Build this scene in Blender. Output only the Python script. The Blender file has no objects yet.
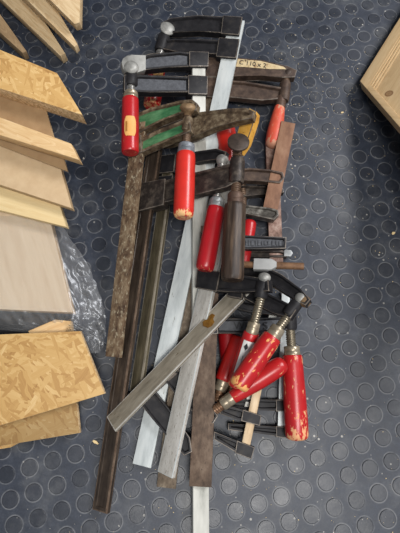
import bpy, bmesh, math, random
from mathutils import Vector, Matrix, Quaternion, noise

random.seed(7)
SC = bpy.context.scene
COL = SC.collection

# ------------------------------------------------------------------ camera
PITCH = 0.033                       # spacing of the floor studs, metres
F = 432.49                          # focal length in pixels of a 400 x 533 picture
TILT, ROLL = 0.2642, 0.0102
H = 20.1201 * PITCH                 # camera height over the floor
GX, GY, GTH = -0.0944, 0.3702, -0.2857   # stud lattice offset and turn

XA = Vector((1, 0, 0))
UP = Vector((0, math.cos(TILT), math.sin(TILT)))
FW = Vector((0, math.sin(TILT), -math.cos(TILT)))
cr, sr = math.cos(ROLL), math.sin(ROLL)
RIGHT = XA * cr + UP * sr
UPV = -XA * sr + UP * cr
EYE = Vector((0, 0, H))

def ray(px, py):
    return RIGHT * ((px - 200) / F) + UPV * (-(py - 266.5) / F) + FW

def at(px, py, z=0.0):
    d = ray(px, py)
    return EYE + d * ((z - H) / d.z)

def mpp(p):                         # metres per picture pixel at a point
    return (p - EYE).dot(FW) / F

cam = bpy.data.cameras.new('camera')
cam.sensor_fit = 'VERTICAL'
cam.sensor_height = 24.0
cam.lens = F / 533 * 24.0
cam.clip_start = 0.01
camo = bpy.data.objects.new('camera', cam)
M3 = Matrix((RIGHT, UPV, -FW)).transposed()
camo.matrix_world = Matrix.Translation(EYE) @ M3.to_4x4()
COL.objects.link(camo)
SC.camera = camo

# ------------------------------------------------------------------ materials
def srgb(r, g, b):
    f = lambda c: (c / 255 / 12.92) if c / 255 <= .04045 else ((c / 255 + .055) / 1.055) ** 2.4
    return (f(r), f(g), f(b), 1)

class NT:
    def __init__(s, name):
        s.m = bpy.data.materials.new(name)
        s.m.use_nodes = True
        s.t = s.m.node_tree
        s.b = s.t.nodes['Principled BSDF']
        s.out = s.t.nodes['Material Output']
        s.co = s.n('ShaderNodeTexCoord').outputs['Object']
    def n(s, typ, **kw):
        nd = s.t.nodes.new(typ)
        for k, v in kw.items():
            setattr(nd, k, v)
        return nd
    def lk(s, a, b):
        s.t.links.new(a, b)
    def set(s, nd, key, v):
        if isinstance(v, bpy.types.NodeSocket):
            s.lk(v, nd.inputs[key])
        else:
            nd.inputs[key].default_value = v
    def mapping(s, scale=(1, 1, 1), rot=(0, 0, 0), loc=(0, 0, 0), src=None):
        m = s.n('ShaderNodeMapping')
        s.lk(src or s.co, m.inputs[0])
        m.inputs['Scale'].default_value = scale
        m.inputs['Rotation'].default_value = rot
        m.inputs['Location'].default_value = loc
        return m.outputs[0]
    def noise(s, vec, scale, detail=4, rough=.6, dist=0):
        t = s.n('ShaderNodeTexNoise')
        s.lk(vec, t.inputs['Vector'])
        t.inputs['Scale'].default_value = scale
        t.inputs['Detail'].default_value = detail
        t.inputs['Roughness'].default_value = rough
        t.inputs['Distortion'].default_value = dist
        return t.outputs['Fac']
    def ramp(s, fac, stops, interp='LINEAR'):
        r = s.n('ShaderNodeValToRGB')
        s.lk(fac, r.inputs[0])
        r.color_ramp.interpolation = interp
        e = r.color_ramp.elements
        while len(e) < len(stops):
            e.new(.5)
        for el, (p, c) in zip(e, stops):
            el.position = p
            el.color = c if len(c) == 4 else (*c, 1)
        return r.outputs[0]
    def math(s, op, a, b=0.0, c=None):
        m = s.n('ShaderNodeMath', operation=op)
        s.set(m, 0, a); s.set(m, 1, b)
        if c is not None: s.set(m, 2, c)
        return m.outputs[0]
    def mix(s, fac, a, b, mode='MIX'):
        m = s.n('ShaderNodeMix', data_type='RGBA', blend_type=mode)
        s.set(m, 0, fac)
        for key, v in ((6, a), (7, b)):
            s.set(m, key, v)
        return m.outputs[2]
    def step(s, fac, lo, hi):
        m = s.n('ShaderNodeMapRange', interpolation_type='SMOOTHSTEP')
        s.lk(fac, m.inputs[0])
        m.inputs[1].default_value = lo; m.inputs[2].default_value = hi
        return m.outputs[0]
    def bump(s, h, strength=.3, dist=.001):
        b = s.n('ShaderNodeBump')
        s.lk(h, b.inputs['Height'])
        b.inputs['Strength'].default_value = strength
        b.inputs['Distance'].default_value = dist
        s.lk(b.outputs[0], s.b.inputs['Normal'])
    def fin(s, color, rough=.5, metal=0.0, spec=.5):
        s.set(s.b, 'Base Color', color)
        s.set(s.b, 'Roughness', rough)
        s.set(s.b, 'Metallic', metal)
        s.set(s.b, 'Specular IOR Level', spec)
        return s.m
W1 = (1, 1, 1, 1)

def mottle(name, stops, scale=60, stretch=(1, 1, 1), rough=.6, metal=0.0, bump=.3, spec=.4, speck=None, detail=6):
    t = NT(name)
    v = t.mapping(stretch)
    f = t.noise(v, scale, detail, .65)
    c = t.ramp(f, stops)
    if speck:
        col, lo, hi, sc = speck
        f2 = t.noise(t.mapping(stretch, loc=(3, 1, 2)), sc, 5, .7)
        c = t.mix(t.step(f2, lo, hi), c, col)
    t.bump(f, bump, .0008)
    return t.fin(c, rough, metal, spec)

M = {}
M['galvanised'] = mottle('galvanised_steel', [(.3, srgb(168, 174, 174)), (.5, srgb(196, 201, 200)), (.7, srgb(212, 215, 212))], 40, (.35, 1.5, 1), .45, .15, .1,
                         speck=(srgb(112, 108, 98), .64, .72, 160))
M['zinc'] = mottle('zinc_plate_stained', [(.3, srgb(160, 160, 152)), (.5, srgb(190, 189, 181)), (.75, srgb(208, 207, 199))], 40, (.4, 1.4, 1), .5, .15, .1,
                   speck=(srgb(70, 58, 44), .66, .70, 70))
M['steel'] = mottle('brushed_steel', [(.3, srgb(168, 163, 155)), (.5, srgb(192, 188, 180)), (.7, srgb(208, 204, 197))], 60, (.5, 2, 1), .42, .2, .12,
                    speck=(srgb(124, 112, 98), .56, .68, 300))
M['olive_steel'] = mottle('oiled_olive_steel', [(.3, srgb(66, 60, 48)), (.5, srgb(92, 84, 66)), (.75, srgb(122, 112, 90))], 70, (.4, 2, 1), .4, .4, .15)
M['dull_steel'] = mottle('dull_yellowed_steel', [(.3, srgb(116, 108, 94)), (.5, srgb(142, 133, 117)), (.75, srgb(166, 158, 142))], 50, (.5, 2.5, 1), .4, .3, .12,
                         speck=(srgb(96, 84, 62), .6, .7, 150))
M['tan_steel'] = mottle('tan_stained_steel', [(.3, srgb(130, 108, 80)), (.5, srgb(160, 138, 108)), (.75, srgb(182, 164, 136))], 60, (.4, 2, 1), .45, .3, .12)
M['brown_rust'] = mottle('brown_rusted_steel', [(.3, srgb(58, 44, 34)), (.5, srgb(92, 74, 60)), (.72, srgb(120, 102, 86))], 90, (.6, 1, 1), .62, .15, .35,
                         speck=(srgb(56, 42, 32), .6, .68, 240))
M['dark_rust'] = mottle('dark_rusted_steel', [(.3, srgb(38, 31, 26)), (.5, srgb(62, 52, 44)), (.75, srgb(90, 77, 65))], 70, (.4, 1.3, 1), .42, .3, .25)
M['red_rust'] = mottle('reddish_rusted_steel', [(.3, srgb(92, 62, 46)), (.5, srgb(128, 92, 70)), (.75, srgb(150, 116, 92))], 60, (.5, 1, 1), .65, .1, .3)
M['pink_rust'] = mottle('flaking_pinkish_rust', [(.3, srgb(84, 62, 52)), (.5, srgb(134, 106, 94)), (.7, srgb(170, 150, 138))], 120, (1, 1, 1), .7, .1, .4)
M['peeling'] = mottle('peeling_paint_on_rust', [(.34, srgb(62, 44, 32)), (.5, srgb(102, 82, 62)), (.66, srgb(136, 118, 94))], 110, (.6, 1, 1), .6, .1, .5,
                      speck=(srgb(160, 148, 124), .53, .66, 190))
M['speckled'] = mottle('pitted_grey_brown_steel', [(.3, srgb(70, 58, 46)), (.5, srgb(106, 92, 76)), (.7, srgb(140, 128, 110))], 110, (.7, 1, 1), .6, .2, .4,
                       speck=(srgb(60, 48, 38), .58, .66, 260))
M['black_iron'] = mottle('black_painted_iron', [(.3, srgb(24, 23, 25)), (.55, srgb(38, 37, 39)), (.8, srgb(60, 56, 52))], 70, (1, 1, 1), .52, .0, .25, spec=.22,
                         speck=(srgb(92, 84, 76), .66, .74, 200))
M['edge_iron'] = mottle('rubbed_iron_edge', [(.3, srgb(66, 59, 53)), (.5, srgb(108, 99, 90)), (.75, srgb(152, 142, 130))], 90, (1, 1, 1), .42, .2, .2)
M['charcoal_iron'] = mottle('charcoal_crackle_iron', [(.3, srgb(50, 51, 56)), (.55, srgb(70, 72, 77)), (.8, srgb(96, 98, 102))], 160, (1, 1, 1), .55, .1, .35)
M['worn_iron'] = mottle('worn_black_iron', [(.3, srgb(30, 26, 24)), (.5, srgb(52, 45, 41)), (.72, srgb(98, 88, 78))], 90, (1, 1, 1), .5, .25, .3)
M['rust_iron'] = mottle('rusty_cast_iron', [(.3, srgb(44, 33, 27)), (.5, srgb(70, 55, 46)), (.75, srgb(100, 82, 68))], 90, (1, 1, 1), .6, .15, .35)
M['mottled_iron'] = mottle('scabby_brown_iron', [(.34, srgb(48, 36, 26)), (.5, srgb(88, 72, 54)), (.66, srgb(130, 116, 94))], 100, (1, 1, 1), .65, .1, .6)
M['cream'] = mottle('worn_cream_paint', [(.34, srgb(128, 100, 68)), (.46, srgb(188, 166, 126)), (.7, srgb(208, 190, 152))], 90, (1, 1, 1), .6, 0, .3,
                    speck=(srgb(70, 50, 36), .6, .66, 130))
M['green'] = mottle('worn_green_enamel', [(.32, srgb(30, 66, 42)), (.5, srgb(52, 100, 64)), (.7, srgb(88, 132, 92))], 60, (.6, 1.4, 1), .4, 0, .2,
                    speck=(srgb(150, 156, 130), .64, .7, 160))
M['ochre'] = mottle('chipped_ochre_paint', [(.3, srgb(150, 100, 34)), (.5, srgb(190, 140, 56)), (.75, srgb(206, 162, 84))], 70, (1, 1, 1), .5, 0, .2,
                    speck=(srgb(84, 58, 36), .64, .68, 120))
M['shiny_iron'] = mottle('polished_dark_iron', [(.3, srgb(48, 44, 40)), (.5, srgb(78, 74, 68)), (.7, srgb(140, 136, 128))], 90, (1, 1, 1), .38, .4, .2)
M['thread_steel'] = mottle('bright_thread_steel', [(.3, srgb(120, 118, 114)), (.6, srgb(176, 174, 170))], 80, (1, 1, 1), .32, .7, .1)
M['thread_brass'] = mottle('yellowed_thread_steel', [(.3, srgb(96, 88, 74)), (.6, srgb(142, 132, 114))], 80, (1, 1, 1), .32, .65, .1)
M['thread_rust'] = mottle('rusty_thread', [(.3, srgb(62, 46, 36)), (.6, srgb(112, 90, 72))], 120, (1, 1, 1), .5, .4, .2)
M['thread_copper'] = mottle('coppery_thread', [(.3, srgb(90, 64, 46)), (.6, srgb(150, 116, 90))], 120, (1, 1, 1), .4, .5, .2)
M['ferrule_zinc'] = mottle('zinc_ferrule', [(.3, srgb(118, 120, 120)), (.6, srgb(160, 162, 162))], 60, (1, 1, 1), .42, .5, .1)
M['ferrule_grey'] = mottle('grey_worn_ferrule', [(.3, srgb(86, 90, 96)), (.6, srgb(132, 136, 142))], 110, (1, 1, 1), .5, .3, .3)
M['ferrule_brass'] = mottle('tarnished_ferrule', [(.3, srgb(116, 104, 86)), (.6, srgb(164, 152, 132))], 60, (1, 1, 1), .36, .55, .1)
M['ferrule_dark'] = mottle('rust_brown_ferrule', [(.3, srgb(62, 46, 38)), (.6, srgb(96, 76, 64))], 90, (1, 1, 1), .55, .3, .2)
M['pad_zinc'] = mottle('zinc_swivel_pad', [(.3, srgb(112, 111, 107)), (.6, srgb(158, 157, 152))], 60, (1, 1, 1), .5, .3, .1)
M['pad_rust'] = mottle('rusty_swivel_pad', [(.3, srgb(88, 66, 46)), (.6, srgb(142, 116, 86))], 90, (1, 1, 1), .55, .25, .3)
M['pad_dark'] = mottle('dark_swivel_pad', [(.3, srgb(40, 33, 30)), (.6, srgb(72, 60, 52))], 90, (1, 1, 1), .55, .25, .2)
M['plastic_cap'] = mottle('light_grey_plastic', [(.3, srgb(150, 150, 149)), (.7, srgb(170, 170, 168))], 60, (1, 1, 1), .45, 0, .05)
M['rod_rust'] = mottle('brown_rusted_rod', [(.3, srgb(84, 58, 40)), (.6, srgb(126, 94, 68))], 120, (1, 1, 1), .65, .1, .4)
M['label_yellow'] = mottle('orange_yellow_paper', [(.3, srgb(214, 156, 82)), (.7, srgb(226, 174, 104))], 60, (1, 1, 1), .6, 0, .02)
M['label_white'] = mottle('white_paper', [(.3, srgb(214, 212, 208)), (.7, srgb(232, 230, 226))], 60, (1, 1, 1), .55, 0, .02)
M['ink'] = mottle('black_ink', [(.3, srgb(24, 24, 28)), (.7, srgb(40, 40, 44))], 60, (1, 1, 1), .6, 0, .02)
M['ink_grey'] = mottle('grey_print', [(.3, srgb(120, 120, 124)), (.7, srgb(150, 150, 152))], 60, (1, 1, 1), .6, 0, .02)
M['ink_brown'] = mottle('brown_print', [(.3, srgb(150, 96, 34)), (.7, srgb(176, 118, 48))], 60, (1, 1, 1), .6, 0, .02)
M['amber'] = mottle('amber_resin', [(.3, srgb(84, 54, 16)), (.7, srgb(132, 94, 38))], 120, (1, 1, 1), .25, 0, .1)

def red_mat(name, length, base, wood, end_wear, body_wear, rough=.32):
    t = NT(name)
    sep = t.n('ShaderNodeSeparateXYZ'); t.lk(t.co, sep.inputs[0])
    z = t.math('DIVIDE', sep.outputs[2], length)
    f = t.noise(t.mapping((1, 1, .45)), 190, 5, .66)
    f2 = t.noise(t.mapping((1, 1, 1), loc=(5, 2, 1)), 45, 3, .5)
    fz = t.step(z, .80, 1.0)
    thr = t.math('ADD', t.math('MULTIPLY', fz, end_wear), t.math('MULTIPLY', f2, body_wear))
    v = t.math('ADD', f, thr)
    mask = t.step(v, .765, .80)
    shade = t.mix(f2, tuple(c * .66 for c in base[:3]) + (1,), tuple(min(1, c * 1.16) for c in base[:3]) + (1,))
    c = t.mix(mask, shade, wood)
    t.bump(f2, .06, .001)
    rg = t.math('ADD', t.math('MULTIPLY', mask, .35), rough)
    return t.fin(c, rg, 0, .5)

RED = srgb(178, 28, 32)
RED2 = srgb(168, 22, 30)
ORED = srgb(206, 46, 36)
WOODC = srgb(206, 150, 104)

def wood_mat(name, c1, c2, c3, grain=30, rot=0, rough=.6, knot=None, ring=.5):
    t = NT(name)
    v = t.mapping((1, 1, 1), (0, 0, rot))
    st = t.mapping((1.2, 14, 14), src=v)
    f = t.noise(st, grain * .4, 5, .6, .6)
    st2 = t.mapping((.5, 5, 5), src=v)
    f2 = t.noise(st2, 16, 3, .5, 1.2)
    w = t.math('FRACT', t.math('MULTIPLY', f2, 7.0))
    w = t.math('POWER', w, 2.2)
    k = t.math('ADD', t.math('MULTIPLY', f, 1 - ring * .4), t.math('MULTIPLY', w, ring * .4))
    c = t.ramp(k, [(.25, c3), (.5, c2), (.78, c1)])
    if knot:
        sub = t.n('ShaderNodeVectorMath', operation='SUBTRACT'); t.lk(t.co, sub.inputs[0]); sub.inputs[1].default_value = knot[0]
        mp = t.n('ShaderNodeVectorMath', operation='MULTIPLY'); t.lk(sub.outputs[0], mp.inputs[0]); mp.inputs[1].default_value = (1, 1.0, 0)
        ln = t.n('ShaderNodeVectorMath', operation='LENGTH'); t.lk(mp.outputs[0], ln.inputs[0])
        d = t.math('DIVIDE', ln.outputs['Value'], knot[1])
        c = t.mix(t.ramp(d, [(.0, (.7, .7, .7)), (.55, (.6, .6, .6)), (.75, (1, 1, 1)), (1.0, (0, 0, 0))]), c, srgb(112, 76, 46))
    t.bump(f, .12, .0006)
    return t.fin(c, rough, 0, .3)

def osb_mat(name, k=1.0):
    t = NT(name)
    best = None
    for i, (ang, sc, st) in enumerate([(.35, 150, .15), (-.45, 130, .13), (1.2, 190, .2), (2.2, 170, .18), (.05, 190, .11), (.75, 180, .18)]):
        wn = t.n('ShaderNodeTexNoise'); t.lk(t.co, wn.inputs['Vector']); wn.inputs['Scale'].default_value = 60
        off = t.n('ShaderNodeVectorMath', operation='SCALE'); t.lk(wn.outputs['Color'], off.inputs[0]); off.inputs['Scale'].default_value = .006
        ad = t.n('ShaderNodeVectorMath', operation='ADD'); t.lk(t.co, ad.inputs[0]); t.lk(off.outputs[0], ad.inputs[1])
        v = t.mapping((1, 1, 1), (0, 0, ang), (i * 1.7, i * .9, 0), src=ad.outputs[0])
        v = t.mapping((st, 1, 1), src=v)
        vo = t.n('ShaderNodeTexVoronoi', feature='F1'); t.lk(v, vo.inputs['Vector']); vo.inputs['Scale'].default_value = sc
        sp = t.n('ShaderNodeSeparateColor'); t.lk(vo.outputs['Color'], sp.inputs[0])
        g = t.noise(t.mapping((1, 12, 1), src=v), sc * .9, 3, .6)
        tone = t.math('ADD', t.math('MULTIPLY', sp.outputs[1], .62), t.math('MULTIPLY', g, .42))
        c = t.ramp(tone, [(.1, srgb(124 * k, 86 * k, 48 * k)), (.24, srgb(170 * k, 130 * k, 78 * k)), (.5, srgb(188 * k, 150 * k, 94 * k)), (.8, srgb(200 * k, 165 * k, 110 * k)), (.98, srgb(224 * k, 198 * k, 152 * k))])
        if best is None:
            best = (sp.outputs[0], c)
        else:
            gt = t.math('GREATER_THAN', sp.outputs[0], best[0])
            best = (t.math('MAXIMUM', sp.outputs[0], best[0]), t.mix(gt, best[1], c))
    t.bump(best[0], .2, .0006)
    return t.fin(best[1], .6, 0, .25)

M['osb'] = osb_mat('strand_board_face')
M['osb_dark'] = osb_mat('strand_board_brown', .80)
M['osb_top'] = osb_mat('strand_board_pale', 1.06)
M['osb_edge'] = mottle('strand_board_edge', [(.3, srgb(140, 108, 74)), (.5, srgb(204, 172, 128)), (.7, srgb(236, 212, 172))], 260, (1, 1, 1), .8, 0, .5)
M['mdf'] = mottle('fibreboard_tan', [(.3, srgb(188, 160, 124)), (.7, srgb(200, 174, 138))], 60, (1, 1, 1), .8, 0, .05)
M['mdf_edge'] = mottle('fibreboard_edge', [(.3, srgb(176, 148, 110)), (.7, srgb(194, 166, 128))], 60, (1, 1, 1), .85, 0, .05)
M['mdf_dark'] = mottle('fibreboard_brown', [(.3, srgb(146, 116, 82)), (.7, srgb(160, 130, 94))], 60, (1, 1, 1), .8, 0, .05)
M['pine'] = wood_mat('planed_pine', srgb(226, 196, 152), srgb(214, 180, 132), srgb(194, 152, 102), 26, 0)
M['pine_warm'] = wood_mat('pale_spruce', srgb(220, 196, 158), srgb(208, 182, 142), srgb(182, 150, 108), 30, 0, ring=.5)
M['pine_brown'] = wood_mat('aged_brown_plank', srgb(158, 134, 102), srgb(138, 114, 84), srgb(112, 90, 64), 22, 0)
M['ply'] = wood_mat('birch_plywood', srgb(228, 208, 164), srgb(218, 194, 146), srgb(206, 178, 128), 12, 0, ring=.3)
M['panel_wood'] = wood_mat('pale_panel_wood', srgb(222, 202, 174), srgb(214, 192, 162), srgb(202, 176, 144), 10, math.radians(60), ring=.2)
M['gap_shade_slab'] = mottle('gap_shade_black', [(.3, srgb(22, 22, 24)), (.7, srgb(34, 34, 36))], 50, (1, 1, 1), .4, 0, .05)  # near-black colour standing for shade in the gap below the panel

# dark turned handle with longitudinal grain
t = NT('dark_oiled_wood')
f = t.noise(t.mapping((1, 1, .08)), 160, 5, .65)
c = t.ramp(f, [(.3, srgb(30, 22, 17)), (.5, srgb(58, 45, 36)), (.72, srgb(104, 86, 70))])
t.bump(f, .5, .0012)
M['dark_wood'] = t.fin(c, .5, 0, .4)

# clear film
t = NT('clear_film')
tr = t.n('ShaderNodeBsdfTransparent'); tr.inputs[0].default_value = (.93, .94, .95, 1)
gl = t.n('ShaderNodeBsdfGlossy'); gl.inputs['Roughness'].default_value = .30; gl.inputs[0].default_value = (.95, .97, 1, 1)
df = t.n('ShaderNodeBsdfDiffuse'); df.inputs[0].default_value = (.8, .8, .8, 1)
lw = t.n('ShaderNodeLayerWeight'); lw.inputs['Blend'].default_value = .35
nz = t.noise(t.mapping((1, 1, 1)), 60, 4, .6)
bp = t.n('ShaderNodeBump'); t.lk(nz, bp.inputs['Height']); bp.inputs['Strength'].default_value = .15; bp.inputs['Distance'].default_value = .001
t.lk(bp.outputs[0], gl.inputs['Normal']); t.lk(bp.outputs[0], lw.inputs['Normal'])
m1 = t.n('ShaderNodeMixShader'); m1.inputs[0].default_value = .10; t.lk(tr.outputs[0], m1.inputs[1]); t.lk(df.outputs[0], m1.inputs[2])
m2 = t.n('ShaderNodeMixShader'); t.lk(t.math('ADD', t.math('MULTIPLY', lw.outputs['Fresnel'], .42), .03), m2.inputs[0]); t.lk(m1.outputs[0], m2.inputs[1]); t.lk(gl.outputs[0], m2.inputs[2])
t.lk(m2.outputs[0], t.out.inputs[0])
M['film'] = t.m

# rubber floor
def floor_mat():
    t = NT('studded_rubber')
    s = t.n('ShaderNodeSeparateXYZ'); t.lk(t.co, s.inputs[0])
    c_, s_ = math.cos(GTH) / PITCH, math.sin(GTH) / PITCH
    u = t.math('ADD', t.math('SUBTRACT', t.math('MULTIPLY', s.outputs[0], c_), t.math('MULTIPLY', s.outputs[1], s_)), GX + .5)
    v = t.math('ADD', t.math('ADD', t.math('MULTIPLY', s.outputs[0], s_), t.math('MULTIPLY', s.outputs[1], c_)), GY + .5)
    fu = t.math('SUBTRACT', t.math('FRACT', u), .5); fv = t.math('SUBTRACT', t.math('FRACT', v), .5)
    d = t.math('SQRT', t.math('ADD', t.math('MULTIPLY', fu, fu), t.math('MULTIPLY', fv, fv)))
    cell = t.n('ShaderNodeCombineXYZ'); t.lk(t.math('FLOOR', u), cell.inputs[0]); t.lk(t.math('FLOOR', v), cell.inputs[1])
    wn = t.n('ShaderNodeTexWhiteNoise'); t.lk(cell.outputs[0], wn.inputs['Vector'])
    big = t.noise(t.mapping((1, 1, 1)), 7, 4, .6)
    fine = t.noise(t.mapping((1, 1, 1)), 420, 3, .7)
    mid = t.noise(t.mapping((1, 1, 1)), 60, 5, .7)
    base = t.ramp(t.math('ADD', t.math('MULTIPLY', mid, .6), t.math('MULTIPLY', fine, .4)),
                  [(.3, srgb(28, 33, 44)), (.5, srgb(39, 45, 57)), (.7, srgb(56, 62, 74))])
    stud = t.mix(wn.outputs['Value'], srgb(28, 31, 38), srgb(52, 54, 60))
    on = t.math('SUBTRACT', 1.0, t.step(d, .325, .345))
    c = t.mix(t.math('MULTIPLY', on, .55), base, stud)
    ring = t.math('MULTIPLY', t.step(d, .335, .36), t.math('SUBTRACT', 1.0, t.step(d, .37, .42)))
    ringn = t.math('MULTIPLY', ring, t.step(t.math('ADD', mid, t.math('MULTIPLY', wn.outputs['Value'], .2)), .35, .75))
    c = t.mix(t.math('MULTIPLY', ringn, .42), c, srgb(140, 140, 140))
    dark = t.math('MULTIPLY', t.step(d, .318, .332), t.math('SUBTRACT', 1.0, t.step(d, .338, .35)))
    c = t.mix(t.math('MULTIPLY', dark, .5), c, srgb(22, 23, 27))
    # sawdust specks
    vo = t.n('ShaderNodeTexVoronoi'); t.lk(t.co, vo.inputs['Vector']); vo.inputs['Scale'].default_value = 150
    sp = t.n('ShaderNodeSeparateColor'); t.lk(vo.outputs['Color'], sp.inputs[0])
    rad = t.math('MULTIPLY', t.math('POWER', sp.outputs[0], 6.0), .26)
    dot = t.math('LESS_THAN', vo.outputs['Distance'], rad)
    c = t.mix(t.math('MULTIPLY', dot, t.math('MULTIPLY', t.step(big, .35, .6), .8)), c, srgb(176, 172, 164))
    dust = t.math('MULTIPLY', t.step(t.noise(t.mapping((1, 1, 1), loc=(2, 5, 0)), 16, 6, .7), .45, .75), .2)
    c = t.mix(dust, c, srgb(142, 142, 140))
    t.bump(t.math('ADD', fine, t.math('MULTIPLY', mid, .6)), .25, .0008)
    rg = t.math('SUBTRACT', t.math('ADD', .38, t.math('MULTIPLY', mid, .22)), t.math('MULTIPLY', on, .10))
    return t.fin(c, rg, 0, .5)
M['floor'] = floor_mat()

# ------------------------------------------------------------------ builders
def link(name, me, mats, parent=None, mw=None, kind=None):
    o = bpy.data.objects.new(name, me)
    COL.objects.link(o)
    for m in (mats if isinstance(mats, (list, tuple)) else [mats]):
        me.materials.append(M[m] if isinstance(m, str) else m)
    if mw is not None:
        o.matrix_local = (Matrix.Translation(-WORLD_LOC[parent.name]) @ mw) if parent is not None else mw
    if parent is not None:
        o.parent = parent
    if kind: o['kind'] = kind
    return o
WORLD_LOC = {}

def sub_link(name, me, mats, parent, mloc=None):   # child sharing its parent's local frame
    o = bpy.data.objects.new(name, me)
    COL.objects.link(o)
    for m in (mats if isinstance(mats, (list, tuple)) else [mats]):
        me.materials.append(M[m] if isinstance(m, str) else m)
    o.parent = parent
    if mloc is not None: o.matrix_local = mloc
    return o

def tag(o, label, cat, group=None):
    o['label'] = label; o['category'] = cat
    if group: o['group'] = group

def empty(name, loc, label, cat, group=None):
    e = bpy.data.objects.new(name, None)
    e.empty_display_size = .02
    COL.objects.link(e)
    e.location = loc
    WORLD_LOC[e.name] = Vector(loc)
    tag(e, label, cat, group)
    return e

def finish(bm, name, smooth_angle=35):
    bmesh.ops.recalc_face_normals(bm, faces=bm.faces)
    me = bpy.data.meshes.new(name)
    for f in bm.faces: f.smooth = True
    bm.to_mesh(me); bm.free()
    me.set_sharp_from_angle(angle=math.radians(smooth_angle))
    return me

def frame(origin, x, z):
    x = x.normalized(); z = (z - x * z.dot(x)).normalized(); y = z.cross(x)
    m = Matrix((x, y, z)).transposed().to_4x4()
    m.translation = origin
    return m

def prism(bm, pts, up, thick, recess=None, bevel=.0012, mat=0, recess_mat=None, edge_mat=None):
    """pts: loop of points in the mid plane, in the mesh frame; thick along up"""
    h = up * (thick / 2)
    n = Vector((0, 0, 0))
    for i in range(len(pts)):
        a, b = pts[i], pts[(i + 1) % len(pts)]
        n += a.cross(b)
    if n.dot(up) < 0: pts = pts[::-1]
    top = [bm.verts.new(p + h) for p in pts]
    bot = [bm.verts.new(p - h) for p in pts]
    ft = bm.faces.new(top); fb = bm.faces.new(bot[::-1])
    sides = []
    k = len(pts)
    for i in range(k):
        sides.append(bm.faces.new((top[i], bot[i], bot[(i + 1) % k], top[(i + 1) % k])))
    for f in [ft, fb] + sides: f.material_index = mat
    edges = set(e for f in (ft, fb) for e in f.edges)
    if bevel:
        r = bmesh.ops.bevel(bm, geom=list(edges), offset=bevel, segments=2, profile=.6, affect='EDGES', clamp_overlap=True)
        if edge_mat is not None:
            for f in r['faces']: f.material_index = edge_mat
    if recess:
        inset, depth = recess
        bm.normal_update()
        cand = [f for f in bm.faces if f.is_valid and len(f.verts) >= 3 and f.normal.dot(up) > .99 and abs((f.calc_center_median() - (pts[0] + h)).dot(up)) < 1e-4]
        cand = [f for f in cand if min((f.calc_center_median() - p).length for p in pts) < 1]
        if cand:
            f = max(cand, key=lambda q: q.calc_area() if all(min((v.co - (p + h)).length for p in pts) < bevel * 4 + .002 for v in q.verts) else -1)
            bmesh.ops.inset_region(bm, faces=[f], thickness=inset, use_even_offset=True)
            bmesh.ops.inset_region(bm, faces=[f], thickness=min(.0015, depth * .7), use_even_offset=True)
            for v in f.verts: v.co -= up * depth
            if recess_mat is not None: f.material_index = recess_mat
    return ft

class Plane:
    def __init__(s, *anch):
        a, b, c = (at(*q) for q in anch)
        s.o = a
        s.n = (b - a).cross(c - a).normalized()
        if s.n.z < 0: s.n = -s.n
    def P(s, px, py, off=0.0, lift=0.0):
        # the point off over the plane whose surface, lift higher still, is seen at this pixel
        d = ray(px, py)
        k = ((s.o + s.n * (off + lift)) - EYE).dot(s.n) / d.dot(s.n)
        return EYE + d * k - s.n * lift

def lathe_mesh(name, prof, seg=28, facets=None):
    """prof: list of (z, r) along local +z"""
    bm = bmesh.new()
    rings = []
    for z, r in prof:
        if r < 1e-6:
            rings.append([bm.verts.new((0, 0, z))])
        else:
            ring = []
            for i in range(seg):
                a = 2 * math.pi * i / seg
                rr = r * (1 + (facets[1] * math.cos(facets[0] * a) if facets else 0))
                ring.append(bm.verts.new((rr * math.cos(a), rr * math.sin(a), z)))
            rings.append(ring)
    for a, b in zip(rings, rings[1:]):
        for i in range(seg):
            j = (i + 1) % seg
            if len(a) == 1 and len(b) == 1: continue
            if len(a) == 1: bm.faces.new((a[0], b[j], b[i]))
            elif len(b) == 1: bm.faces.new((a[i], a[j], b[0]))
            else: bm.faces.new((a[i], a[j], b[j], b[i]))
    for ring, flip in ((rings[0], True), (rings[-1], False)):
        if len(ring) > 1: bm.faces.new(ring[::-1] if flip else ring)
    return finish(bm, name, 40)

def thread_mesh(name, L, r, pitch=.0032, seg=18):
    n = max(2, int(L / pitch))
    dz = L / (n * 4)
    bm = bmesh.new()
    pat = (1.0, 1.0, .86, .86)
    rings = []
    for k in range(4 * n + 1):
        ring = []
        for i in range(seg):
            a = 2 * math.pi * i / seg
            rr = r * pat[k % 4]
            z = dz * k + dz * 4 * i / seg
            ring.append(bm.verts.new((rr * math.cos(a), rr * math.sin(a), min(z, L))))
        rings.append(ring)
    for k in range(4 * n):
        for i in range(seg - 1):
            bm.faces.new((rings[k][i], rings[k][i + 1], rings[k + 1][i + 1], rings[k + 1][i]))
        if k + 5 <= 4 * n:
            bm.faces.new((rings[k][seg - 1], rings[k + 4][0], rings[k + 5][0], rings[k + 1][seg - 1]))
    # core, so the thread is a closed solid
    core = []
    for z in (0.0, L):
        core.append([bm.verts.new((r * .82 * math.cos(2 * math.pi * i / seg), r * .82 * math.sin(2 * math.pi * i / seg), z)) for i in range(seg)])
    for i in range(seg):
        j = (i + 1) % seg
        bm.faces.new((core[0][i], core[0][j], core[1][j], core[1][i]))
    bm.faces.new(core[0][::-1]); bm.faces.new(core[1])
    return finish(bm, name, 50)

def axis_frame(A, B):
    z = (B - A).normalized()
    tocam = (EYE - A)
    x = (tocam - z * tocam.dot(z)).normalized()      # +x faces the eye
    y = z.cross(x)
    m = Matrix((x, y, z)).transposed().to_4x4()
    m.translation = A
    return m

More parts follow.
